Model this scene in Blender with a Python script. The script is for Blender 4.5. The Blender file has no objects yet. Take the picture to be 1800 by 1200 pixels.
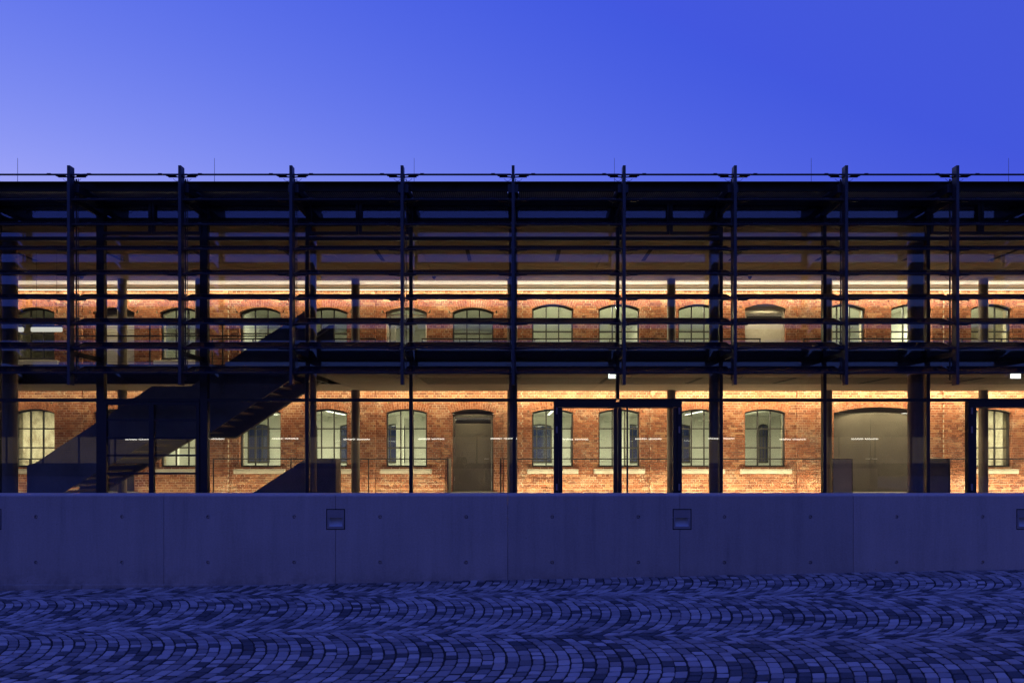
import bpy, math, random
from math import sin, cos, pi, radians, sqrt, asin
random.seed(7)
SC = bpy.context.scene
COL = SC.collection

# ------------------------------------------------------------------ camera
EYE = 1.75                      # eye height, metres
CX, HY, F = 902.0, 790.0, 1200.0   # vanishing point and focal length measured in the photograph
cd = bpy.data.cameras.new('camera')
cam = bpy.data.objects.new('camera', cd)
COL.objects.link(cam)
cam.location = (0, 0, EYE)
cam.rotation_euler = (pi / 2, 0, 0)
cd.sensor_width = 36.0
cd.lens = 24.0
cd.shift_y = (HY - 600) / 1800.0
cd.shift_x = -(CX - 900) / 1800.0
cd.clip_start = 0.05
cd.clip_end = 3000
SC.camera = cam

# ------------------------------------------------------------------ dusk sky
w = bpy.data.worlds.new('World')
SC.world = w
w.use_nodes = True
nt = w.node_tree
bg = nt.nodes['Background']
sky = nt.nodes.new('ShaderNodeTexSky')
sky.sky_type = 'NISHITA'
sky.sun_disc = False
sky.sun_elevation = radians(-4)
sky.sun_rotation = radians(-40)
sky.ozone_density = 3
# the blue cast of a tungsten white balance, channel by channel
sep = nt.nodes.new('ShaderNodeSeparateColor')
comb = nt.nodes.new('ShaderNodeCombineColor')
nt.links.new(sky.outputs[0], sep.inputs[0])
for i, (p, a, top, low) in enumerate(((1.50, 17.0, 0.42, .056), (1.05, 3.2, 0.48, .096), (0.22, 1.15, 0.98, .40))):
    m0 = nt.nodes.new('ShaderNodeMath'); m0.operation = 'MULTIPLY'; m0.inputs[1].default_value = 4.0
    m1 = nt.nodes.new('ShaderNodeMath'); m1.operation = 'POWER'; m1.inputs[1].default_value = p
    m2 = nt.nodes.new('ShaderNodeMath'); m2.operation = 'MULTIPLY'; m2.inputs[1].default_value = a
    m3 = nt.nodes.new('ShaderNodeMath'); m3.operation = 'MINIMUM'; m3.inputs[1].default_value = top
    nt.links.new(sep.outputs[i], m0.inputs[0]); nt.links.new(m0.outputs[0], m1.inputs[0])
    nt.links.new(m1.outputs[0], m2.inputs[0]); nt.links.new(m2.outputs[0], m3.inputs[0])
    m4 = nt.nodes.new('ShaderNodeMath'); m4.operation = 'MAXIMUM'; m4.inputs[1].default_value = low
    nt.links.new(m3.outputs[0], m4.inputs[0]); nt.links.new(m4.outputs[0], comb.inputs[i])
nt.links.new(comb.outputs[0], bg.inputs[0])
bg.inputs[1].default_value = 1.0
SC.view_settings.view_transform = 'Standard'
SC.view_settings.look = 'None'
SC.view_settings.exposure = 0
SC.view_settings.gamma = 1
SC.cycles.use_denoising = True
SC.cycles.denoising_prefilter = 'NONE'
SC.cycles.transparent_max_bounces = 24
SC.cycles.max_bounces = 8
SC.cycles.diffuse_bounces = 4
SC.cycles.glossy_bounces = 4
SC.cycles.caustics_reflective = False
SC.cycles.caustics_refractive = False
SC.cycles.sample_clamp_indirect = 4

# ------------------------------------------------------------------ helpers
ORG = {}
def new(name, data=None, parent=None, loc=(0, 0, 0), label=None, cat=None, group=None, kind=None):
    o = bpy.data.objects.new(name, data)
    COL.objects.link(o)
    p = ORG[parent] if parent is not None else (0, 0, 0)
    o.location = tuple(loc[i] - p[i] for i in range(3))
    if parent is not None: o.parent = parent
    ORG[o] = tuple(loc)
    if label: o['label'] = label
    if cat: o['category'] = cat
    if group: o['group'] = group
    if kind: o['kind'] = kind
    return o
def thing(name, loc, label, cat, group=None, kind=None):
    return new(name, None, None, loc, label, cat, group, kind)

class MB:
    def __init__(s): s.v = []; s.f = []; s.t = []; s.m = []; s.tone = 0.5; s.mi = 0
    def face(s, *i):
        s.f.append(i); s.t.append(s.tone); s.m.append(s.mi)
    def pts(s, ps):
        n = len(s.v); s.v.extend(ps); return list(range(n, n + len(ps)))
    def box(s, x0, x1, y0, y1, z0, z1, skip=''):
        a = s.pts([(x0,y0,z0),(x1,y0,z0),(x1,y1,z0),(x0,y1,z0),(x0,y0,z1),(x1,y0,z1),(x1,y1,z1),(x0,y1,z1)])
        for k, q in (('b',(0,3,2,1)),('t',(4,5,6,7)),('f',(0,1,5,4)),('r',(1,2,6,5)),('k',(2,3,7,6)),('l',(3,0,4,7))):
            if k not in skip: s.face(*[a[i] for i in q])
        return s
    def bbox(s, x0, x1, y0, y1, z0, z1, b=0.004):
        # box with all edges chamfered
        X, Y, Z = (x0, x1), (y0, y1), (z0, z1)
        def P(i, j, k, ax):
            p = [X[i], Y[j], Z[k]]
            for d, ii in ((0, i), (1, j), (2, k)):
                if d != ax: p[d] += b if ii == 0 else -b
            return tuple(p)
        id = {}
        for i in (0,1):
            for j in (0,1):
                for k in (0,1):
                    for ax in range(3): id[i,j,k,ax] = s.pts([P(i,j,k,ax)])[0]
        def q(ls): s.face(*ls)
        for a in (0,1):
            fx = [id[a,j,k,0] for j,k in ((0,0),(1,0),(1,1),(0,1))]; q(fx if a else fx[::-1])
            fy = [id[i,a,k,1] for i,k in ((0,0),(0,1),(1,1),(1,0))]; q(fy if a else fy[::-1])
            fz = [id[i,j,a,2] for i,j in ((0,0),(1,0),(1,1),(0,1))]; q(fz if a else fz[::-1])
        for i in (0,1):
            for j in (0,1):
                e = [id[i,j,0,0], id[i,j,1,0], id[i,j,1,1], id[i,j,0,1]]; q(e if (i ^ j) else e[::-1])
                e = [id[i,0,j,0], id[i,1,j,0], id[i,1,j,2], id[i,0,j,2]]; q(e[::-1] if (i ^ j) else e)
                e = [id[0,i,j,1], id[1,i,j,1], id[1,i,j,2], id[0,i,j,2]]; q(e if (i ^ j) else e[::-1])
                for k in (0,1):
                    t = [id[i,j,k,0], id[i,j,k,1], id[i,j,k,2]]; q(t if (i + j + k) % 2 else t[::-1])
        return s
    def prism_y(s, poly, y0, y1):
        # polygon in (x,z) extruded along y
        n = len(poly)
        a = s.pts([(x, y0, z) for x, z in poly]); b = s.pts([(x, y1, z) for x, z in poly])
        s.face(*a); s.face(*b[::-1])
        for i in range(n):
            j = (i + 1) % n
            s.face(a[j], a[i], b[i], b[j])
        return s
    def strip_y(s, pa, pb, y0, y1):
        # a solid between two polylines pa (lower) and pb (upper) in (x,z)
        n = len(pa)
        A = s.pts([(x, y0, z) for x, z in pa]); B = s.pts([(x, y0, z) for x, z in pb])
        C = s.pts([(x, y1, z) for x, z in pa]); D = s.pts([(x, y1, z) for x, z in pb])
        for i in range(n - 1):
            j = i + 1
            s.face(A[i], A[j], B[j], B[i]); s.face(C[j], C[i], D[i], D[j])
            s.face(A[j], A[i], C[i], C[j]); s.face(B[i], B[j], D[j], D[i])
        s.face(A[0], B[0], D[0], C[0]); s.face(B[-1], A[-1], C[-1], D[-1])
        return s
    def tube(s, p, q, r, n=8, r2=None):
        r2 = r if r2 is None else r2
        d = [q[i] - p[i] for i in range(3)]; L = sqrt(sum(c * c for c in d)) or 1; d = [c / L for c in d]
        h = (0, 0, 1) if abs(d[2]) < .9 else (1, 0, 0)
        u = (d[1]*h[2]-d[2]*h[1], d[2]*h[0]-d[0]*h[2], d[0]*h[1]-d[1]*h[0]); l = sqrt(sum(c*c for c in u)); u = [c/l for c in u]
        v = (d[1]*u[2]-d[2]*u[1], d[2]*u[0]-d[0]*u[2], d[0]*u[1]-d[1]*u[0])
        A = s.pts([tuple(p[i] + r*(cos(2*pi*k/n)*u[i] + sin(2*pi*k/n)*v[i]) for i in range(3)) for k in range(n)])
        B = s.pts([tuple(q[i] + r2*(cos(2*pi*k/n)*u[i] + sin(2*pi*k/n)*v[i]) for i in range(3)) for k in range(n)])
        for k in range(n):
            j = (k + 1) % n; s.face(A[k], A[j], B[j], B[k])
        s.face(*A[::-1]); s.face(*B)
        return s
    def mesh(s, name, mats, org=(0, 0, 0), smooth=False):
        me = bpy.data.meshes.new(name)
        me.from_pydata([(x - org[0], y - org[1], z - org[2]) for x, y, z in s.v], [], s.f)
        for m in (mats if isinstance(mats, (list, tuple)) else [mats]): me.materials.append(m)
        at = me.attributes.new('tone', 'FLOAT', 'FACE'); at.data.foreach_set('value', s.t)
        if len(me.materials) > 1: me.polygons.foreach_set('material_index', s.m)
        if smooth: me.shade_smooth()
        me.validate(); me.update()
        return me
    def build(s, name, mats, parent=None, smooth=False, loc=None, **k):
        loc = loc if loc is not None else (ORG[parent] if parent is not None else (0, 0, 0))
        return new(name, s.mesh(name, mats, loc, smooth), parent, loc, **k)

def PX(px, S): return (px - CX) / S
def PZ(py, S): return EYE + (HY - py) / S

# ------------------------------------------------------------------ materials
def node_mat(name, base=(.5,.5,.5), rough=.6, metal=0., spec=.5):
    m = bpy.data.materials.new(name); m.use_nodes = True
    b = m.node_tree.nodes['Principled BSDF']
    b.inputs['Base Color'].default_value = (*base, 1); b.inputs['Roughness'].default_value = rough
    b.inputs['Metallic'].default_value = metal; b.inputs['Specular IOR Level'].default_value = spec
    return m, m.node_tree, b
def N(t, kind, **k):
    n = t.nodes.new('ShaderNode' + kind)
    for a, v in k.items(): setattr(n, a, v)
    return n
def noise(t, scale, detail=4, vec=None, rough=.55):
    n = N(t, 'TexNoise'); n.inputs['Scale'].default_value = scale; n.inputs['Detail'].default_value = detail
    n.inputs['Roughness'].default_value = rough
    if vec is not None: t.links.new(vec, n.inputs['Vector'])
    return n.outputs['Fac']
def coords(t, scale=(1,1,1), obj=False):
    if obj: src = N(t, 'TexCoord').outputs['Object']
    else: src = N(t, 'NewGeometry').outputs['Position']
    mp = N(t, 'Mapping'); mp.inputs['Scale'].default_value = scale
    t.links.new(src, mp.inputs['Vector']); return mp.outputs[0]
def ramp(t, fac, stops, interp='LINEAR'):
    r = N(t, 'ValToRGB'); r.color_ramp.interpolation = interp
    e = r.color_ramp.elements
    while len(e) < len(stops): e.new(.5)
    for i, (p, c) in enumerate(stops):
        e[i].position = p; e[i].color = (*c, 1) if len(c) == 3 else c
    t.links.new(fac, r.inputs[0]); return r.outputs[0]
def mix(t, fac, a, b, mode='MIX'):
    n = N(t, 'Mix', data_type='RGBA', blend_type=mode)
    for s, v in ((0, fac), (6, a), (7, b)):
        if hasattr(v, 'is_output') or isinstance(v, bpy.types.NodeSocket): t.links.new(v, n.inputs[s])
        elif isinstance(v, (int, float)): n.inputs[s].default_value = v
        else: n.inputs[s].default_value = (*v, 1)
    return n.outputs[2]
def bump(t, b, h, strength=.3, dist=.01):
    n = N(t, 'Bump'); n.inputs['Strength'].default_value = strength; n.inputs['Distance'].default_value = dist
    t.links.new(h, n.inputs['Height']); t.links.new(n.outputs[0], b.inputs['Normal'])
def tone(t):
    return N(t, 'Attribute', attribute_name='tone').outputs['Fac']

M = {}
def simple(name, base, rough=.6, metal=0., var=.25, scale=6, spec=.5, bstr=0):
    m, t, b = node_mat(name, base, rough, metal, spec)
    f = noise(t, scale, 5, coords(t))
    lo = tuple(c * (1 - var) for c in base); hi = tuple(min(1, c * (1 + var)) for c in base)
    t.links.new(ramp(t, f, [(.3, lo), (.7, hi)]), b.inputs['Base Color'])
    rr = N(t, 'MapRange'); rr.inputs[3].default_value = max(.02, rough - .1); rr.inputs[4].default_value = min(1, rough + .12)
    t.links.new(f, rr.inputs[0]); t.links.new(rr.outputs[0], b.inputs['Roughness'])
    if bstr: bump(t, b, noise(t, scale * 8, 3, coords(t)), bstr, .003)
    M[name] = m
    return m
simple('steel', (.030, .031, .036), .42, .0, .3, 3)
simple('facade_steel', (.013, .013, .015), .42, 0, .3, 3)
simple('dark_plate', (.17, .15, .128), .5, .0, .35, 1.5)
simple('column_paint', (.17, .14, .105), .38, .0, .15, 2)
simple('ceiling_board', (.27, .21, .145), .75, 0, .06, 1.2)
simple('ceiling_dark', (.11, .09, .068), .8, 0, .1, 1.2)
simple('cove_white', (.72, .71, .68), .7, 0, .05, 1)
simple('slate_floor', (.20, .19, .18), .45, 0, .15, 2)
simple('black_felt', (.012, .012, .013), .9, 0, .2, 4)
simple('room_white', (.74, .75, .70), .85, 0, .03, .8)
simple('room_floor', (.30, .29, .26), .5, 0, .1, 1)
simple('sill_stone', (.52, .49, .42), .75, 0, .15, 5, bstr=.2)
simple('window_frame', (.045, .043, .042), .4, 0, .2, 5)
simple('door_bronze', (.135, .12, .098), .45, .25, .12, 1.5)
simple('door_pale', (.60, .57, .49), .5, .1, .1, 1.5)
simple('stainless', (.55, .55, .56), .3, 1.0, .1, 20)
simple('rail_steel', (.05, .048, .047), .4, .2, .2, 8)
simple('lamp_plate', (.33, .285, .26), .55, .1, .08, 10)
simple('office_dark', (.05, .05, .05), .6, 0, .2, .5)
simple('blind', (.30, .28, .24), .6, 0, .05, 1)
simple('roof_felt', (.06, .06, .06), .9, 0, .2, 2)
simple('ground_stone', (.14, .14, .145), .8, 0, .3, 3)
simple('tread_wood', (.30, .23, .16), .55, 0, .25, 5)

def emit(name, col, st):
    m = bpy.data.materials.new(name); m.use_nodes = True; t = m.node_tree
    for n in list(t.nodes):
        if n.type == 'BSDF_PRINCIPLED': t.nodes.remove(n)
    e = N(t, 'Emission'); e.inputs[0].default_value = (*col, 1); e.inputs[1].default_value = st
    t.links.new(e.outputs[0], t.nodes['Material Output'].inputs[0]); M[name] = m
WARM = (1.0, .82, .48)
GREEN = (1.0, .94, .64)
emit('led', (1.0, .82, .55), 2.2)
emit('tube', (1.0, 1.0, .84), 5.0)
emit('tube_far', (1.0, .95, .82), 5.0)
emit('exit_glow', (.95, 1.0, .92), 2.2)
emit('reflection_glow', (1.0, .97, .85), .75)
emit('window_glow', (1.0, .72, .36), .30)

def glass(name, ior=1.5, tint=(.94, .95, .94)):
    m = bpy.data.materials.new(name); m.use_nodes = True; t = m.node_tree
    for n in list(t.nodes):
        if n.type == 'BSDF_PRINCIPLED': t.nodes.remove(n)
    fr = N(t, 'Fresnel'); fr.inputs[0].default_value = ior
    tr = N(t, 'BsdfTransparent'); tr.inputs[0].default_value = (*tint, 1)
    gl = N(t, 'BsdfGlossy'); gl.inputs['Roughness'].default_value = 0.0; gl.inputs[0].default_value = (1, 1, 1, 1)
    # the same reflectance on both faces of the sheet
    ge = N(t, 'NewGeometry'); mr = N(t, 'MapRange'); mr.inputs[3].default_value = ior; mr.inputs[4].default_value = 1 / ior
    t.links.new(ge.outputs['Backfacing'], mr.inputs[0]); t.links.new(mr.outputs[0], fr.inputs[0])
    mx = N(t, 'MixShader')
    t.links.new(fr.outputs[0], mx.inputs[0]); t.links.new(tr.outputs[0], mx.inputs[1]); t.links.new(gl.outputs[0], mx.inputs[2])
    t.links.new(mx.outputs[0], t.nodes['Material Output'].inputs[0]); M[name] = m
glass('glass', 1.72)
glass('window_glass', 1.40, (.93, .95, .92))

def m_brick():
    m, t, b = node_mat('brick', rough=.85, spec=.25)
    tn = tone(t)
    c = ramp(t, tn, [(0, (.13, .042, .026)), (.25, (.22, .074, .038)), (.55, (.31, .112, .055)), (.8, (.39, .160, .080)), (1, (.50, .28, .15))])
    p = coords(t)
    f = noise(t, 26, 5, p, .7)
    c = mix(t, .35, c, ramp(t, f, [(.3, (.09, .03, .02)), (.7, (.46, .19, .10))]))
    # lime bloom in patches of its own
    g = noise(t, 1.1, 6, p, .72); g2 = noise(t, 30, 3, p)
    gm = N(t, 'Math', operation='MULTIPLY'); t.links.new(ramp(t, g, [(.52, (0,0,0)), (.66, (1,1,1))]), gm.inputs[0]); t.links.new(ramp(t, g2, [(.42, (0,0,0)), (.62, (1,1,1))]), gm.inputs[1])
    gk = N(t, 'Math', operation='MULTIPLY'); t.links.new(gm.outputs[0], gk.inputs[0]); gk.inputs[1].default_value = .65
    c = mix(t, gk.outputs[0], c, (.55, .45, .34))
    t.links.new(c, b.inputs['Base Color']); bump(t, b, f, .5, .006); M['brick'] = m
m_brick()
def m_mortar():
    m, t, b = node_mat('mortar', rough=.95, spec=.2)
    f = noise(t, 2.2, 6, coords(t), .7)
    t.links.new(ramp(t, f, [(.35, (.32, .25, .18)), (.6, (.60, .53, .42))]), b.inputs['Base Color'])
    bump(t, b, noise(t, 60, 3, coords(t)), .5, .004); M['mortar'] = m
m_mortar()
def m_concrete():
    m, t, b = node_mat('concrete', rough=.7, spec=.35)
    p = coords(t)
    f = noise(t, 1.0, 7, p, .65); st = noise(t, 3.0, 6, coords(t, (2.2, 1, .16)), .7); fine = noise(t, 45, 4, p)
    c = ramp(t, f, [(.3, (.42, .345, .285)), (.7, (.62, .505, .415))])
    c = mix(t, .5, c, ramp(t, st, [(.22, (.27, .225, .185)), (.45, (.52, .42, .345)), (.8, (.70, .575, .475))]))
    c = mix(t, .18, c, ramp(t, fine, [(.3, (.16, .16, .16)), (.7, (.5, .5, .5))]))
    # small blow holes
    vo = N(t, 'TexVoronoi'); vo.inputs['Scale'].default_value = 9; t.links.new(p, vo.inputs['Vector'])
    sp = ramp(t, vo.outputs['Distance'], [(.035, (1, 1, 1)), (.06, (0, 0, 0))])
    sel = ramp(t, noise(t, 4, 2, p), [(.58, (0, 0, 0)), (.62, (1, 1, 1))])
    mm = N(t, 'Math', operation='MULTIPLY'); t.links.new(sp, mm.inputs[0]); t.links.new(sel, mm.inputs[1])
    c = mix(t, mm.outputs[0], c, (.10, .10, .10))
    # splash stains along the foot
    sx = N(t, 'SeparateXYZ'); t.links.new(N(t, 'NewGeometry').outputs['Position'], sx.inputs[0])
    hh = N(t, 'MapRange'); hh.inputs[1].default_value = -.15; hh.inputs[2].default_value = .22; hh.inputs[3].default_value = .7; hh.inputs[4].default_value = 0; t.links.new(sx.outputs[2], hh.inputs[0])
    sm = N(t, 'Math', operation='MULTIPLY'); t.links.new(hh.outputs[0], sm.inputs[0]); t.links.new(ramp(t, noise(t, 5, 6, p, .7), [(.42, (0, 0, 0)), (.62, (1, 1, 1))]), sm.inputs[1])
    c = mix(t, sm.outputs[0], c, (.20, .17, .14))
    # each pour has a slightly different shade
    tn = tone(t); c = mix(t, 1.0, c, ramp(t, tn, [(0, (.82, .82, .82)), (1, (1.12, 1.10, 1.08))]), 'MULTIPLY')
    t.links.new(c, b.inputs['Base Color'])
    bump(t, b, fine, .12, .004); M['concrete'] = m
m_concrete()
def m_sett():
    m, t, b = node_mat('granite_sett', rough=.7, spec=.3)
    p = coords(t)
    c = ramp(t, tone(t), [(0, (.035, .032, .032)), (.16, (.085, .078, .075)), (.24, (.22, .19, .17)), (.6, (.42, .36, .32)), (1, (.66, .57, .49))])
    f = noise(t, 90, 4, p, .7); g = noise(t, 14, 4, p)
    c = mix(t, .16, c, ramp(t, f, [(.3, (.05, .05, .05)), (.7, (.42, .41, .41))]))
    c = mix(t, .08, c, ramp(t, g, [(.3, (.06, .06, .06)), (.7, (.36, .35, .35))]))
    t.links.new(c, b.inputs['Base Color'])
    r = ramp(t, g, [(.3, (.62, .62, .62)), (.7, (.88, .88, .88))]); t.links.new(r, b.inputs['Roughness'])
    bump(t, b, f, .35, .004); M['sett'] = m
m_sett()
simple('joint_grit', (.016, .015, .015), .95, 0, .4, 30, bstr=.5)
def m_pv():
    m, t, b = node_mat('solar_glass', (.012, .014, .024), .16, 0, .5)
    br = N(t, 'TexBrick'); br.offset = 0
    for k, v in (('Scale', 1.0), ('Mortar Size', .008), ('Brick Width', .156), ('Row Height', .156)): br.inputs[k].default_value = v
    br.inputs['Color1'].default_value = (.010, .012, .022, 1); br.inputs['Color2'].default_value = (.013, .015, .028, 1); br.inputs['Mortar'].default_value = (.05, .05, .055, 1)
    t.links.new(coords(t, obj=True), br.inputs['Vector']); t.links.new(br.outputs[0], b.inputs['Base Color']); M['solar_glass'] = m
m_pv()
def m_perf():
    m, t, b = node_mat('perforated_sheet', (.10, .105, .12), .45, .3)
    vo = N(t, 'TexVoronoi', voronoi_dimensions='2D'); vo.inputs['Scale'].default_value = 22; vo.inputs['Randomness'].default_value = 0
    t.links.new(coords(t), vo.inputs['Vector'])
    t.links.new(ramp(t, vo.outputs['Distance'], [(.24, (.03, .03, .035)), (.28, (.82, .83, .86))]), b.inputs['Base Color']); M['perforated_sheet'] = m
m_perf()
def m_dusk_pane():
    m, t, b = node_mat('dusk_pane', (.03, .045, .14), .05, 0, .6); M['dusk_pane'] = m
m_dusk_pane()

# ------------------------------------------------------------------ measured planes (metres from the camera)
SF, SG, SB, SCW = 83.9, 77.9, 55.2, 132.0
DF, DG, DB, DC = F / SF, F / SG, F / SB, F / SCW
FLOOR, SLAB_B, SLAB_T, CEIL, SOFF, ROOF = EYE - 1.34, EYE + 1.775, EYE + 2.27, EYE + 5.08, EYE + 5.60, EYE + 5.78
DS = 20.6                      # back edge of the gallery slab; a light slot remains to the brick wall
MOD = 2.33
HALF = 18.65

# ------------------------------------------------------------------ ground and paving
GS = .0205                     # the street climbs to the right
def gz(x): return .02 + GS * x
mb = MB()
mb.pts([(-400, -400, gz(-9) - .12), (400, -400, gz(-9) - .12), (400, 600, gz(-9) - .12), (-400, 600, gz(-9) - .12)]); mb.face(0, 1, 2, 3)
mb.build('ground', M['ground_stone'], kind='structure', label='dark stone ground of the street', cat='ground')

pav = MB()
pav.pts([(-14, -6, gz(-14) - .0045), (14, -6, gz(14) - .0045), (14, DC + .1, gz(14) - .0045), (-14, DC + .1, gz(-14) - .0045)]); pav.face(0, 1, 2, 3)
pave = pav.build('pavement', M['joint_grit'], kind='structure', loc=(0, 0, 0))
# segmental arcs: circles of radius RR shifted along the street row by row, cut where neighbouring bands meet
BW, RR, ROW, SETT = 1.70, 1.42, .1035, .126
def shift(x): return max(-.5, min(.5, -.115 * x - .08))
setts = []
for band in range(-3, 3):
    dc = 7.32 + band * BW
    rnd = random.Random(50 + band)
    for j in range(-140, 130):
        xj = j * ROW + band * .05 - RR
        def lim(sg):
            t_ = 0.
            for _ in range(6): t_ = asin(max(-.985, min(.985, (sg * BW / 2 + shift(xj + RR * cos(t_))) / RR)))
            return t_
        t0, t1 = lim(-1), lim(1)
        n = max(6, int(round((t1 - t0) * RR / SETT)) + rnd.choice((-1, 0, 0, 1)))
        ws = [rnd.uniform(.7, 1.3) for _ in range(n)]
        tot = sum(ws); acc = 0; ths = [t0]
        for wv in ws: acc += wv; ths.append(t0 + (t1 - t0) * acc / tot)
        wob = rnd.uniform(-.005, .005)
        for k in range(n):
            a0, a1 = ths[k], ths[k + 1]
            am = (a0 + a1) / 2
            x, y = xj + ROW / 2 + RR * cos(am), dc + RR * sin(am)
            if y > DC + .03 or y < 3.3 or abs(x) > .76 * y + 2.6: continue
            g, gc = .0055, .0095 / RR
            q = []
            for (a, du) in ((a0 + gc, g + wob), (a1 - gc, g + wob), (a1 - gc, ROW - g + wob), (a0 + gc, ROW - g + wob)):
                q.append((xj + du + RR * cos(a) + rnd.uniform(-.0035, .0035), dc + RR * sin(a) + rnd.uniform(-.0035, .0035)))
            tv = rnd.random()
            tv = rnd.uniform(0, .16) if tv < .20 else (rnd.uniform(.2, .4) if tv < .45 else rnd.uniform(.4, .95))
            setts.append((x, y, q, tv, rnd.uniform(-.002, .004), rnd.uniform(-.03, .03), rnd.uniform(-.03, .03), rnd.random()))
def sett_geo(mb, s, o=(0, 0, 0)):
    x, y, q, tv, dz, tx, ty, r = s
    mb.tone = tv
    rr = random.Random(r)
    # eight point outline with slightly bowed, broken edges
    out = []
    for i in range(4):
        p, p2 = q[i], q[(i + 1) % 4]
        out.append(p)
        mx, my = (p[0] + p2[0]) / 2, (p[1] + p2[1]) / 2
        nx, ny = mx - x, my - y
        l = sqrt(nx * nx + ny * ny) + 1e-6
        e = rr.uniform(-.002, .004)
        out.append((mx + nx / l * e, my + ny / l * e))
    def Z(px, py, d): return gz(px) + dz + tx * (px - x) + ty * (py - y) + d
    rings = []
    for sc, d in ((1.0, -.03), (1.0, -.009), (.95, -.001), (.84, .0015)):
        ring = []
        for i, (px, py) in enumerate(out):
            k = sc if i % 2 else sc - (0.035 if sc < 1 else .02)
            ax, ay = x + (px - x) * k, y + (py - y) * k
            ring.append((ax, ay, Z(ax, ay, d)))
        rings.append(mb.pts(ring))
    # the quads run clockwise seen from above, so list them reversed
    for a, b in zip(rings, rings[1:]):
        for i in range(8):
            j = (i + 1) % 8; mb.face(a[j], a[i], b[i], b[j])
    mb.face(*rings[-1][::-1])
setts.sort(key=lambda s: (s[1] < 5.2) * 100 + abs(s[0]) * .35 + s[1])
rest = MB()
for i, s in enumerate(setts):
    if i < 300:
        one = MB(); sett_geo(one, s)
        one.build('cobblestone', M['sett'], pave, loc=(s[0], s[1], gz(s[0])))
    else: sett_geo(rest, s)
rest.build('cobblestones', M['sett'], pave, kind='stuff')

# grit and leaf litter along the foot of the concrete wall
rg = random.Random(5); mb = MB()
for k in range(900):
    x = rg.uniform(-9.5, 9.5); y = DC - .005 - abs(rg.gauss(0, .035)); z = gz(x); r = rg.uniform(.003, .011)
    mb.tone = rg.random(); a0 = rg.uniform(0, 6)
    q = mb.pts([(x + r * cos(a0 + t_ * 1.57) * rg.uniform(.7, 1.4), y + r * sin(a0 + t_ * 1.57), z - .01) for t_ in range(4)] + [(x + rg.uniform(-.3, .3) * r, y, z + r * .8)])
    for t_ in range(4): mb.face(q[t_], q[(t_ + 1) % 4], q[4])
mb.build('gravel', M['sett'], kind='stuff', label='fine grit and litter along the foot of the concrete wall', cat='grit')

# terrace behind the concrete wall
mb = MB(); mb.box(-HALF, HALF, DC + .3, DG - .3, -.6, FLOOR - .03, 'b')
mb.build('terrace', M['ground_stone'], kind='structure')

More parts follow.
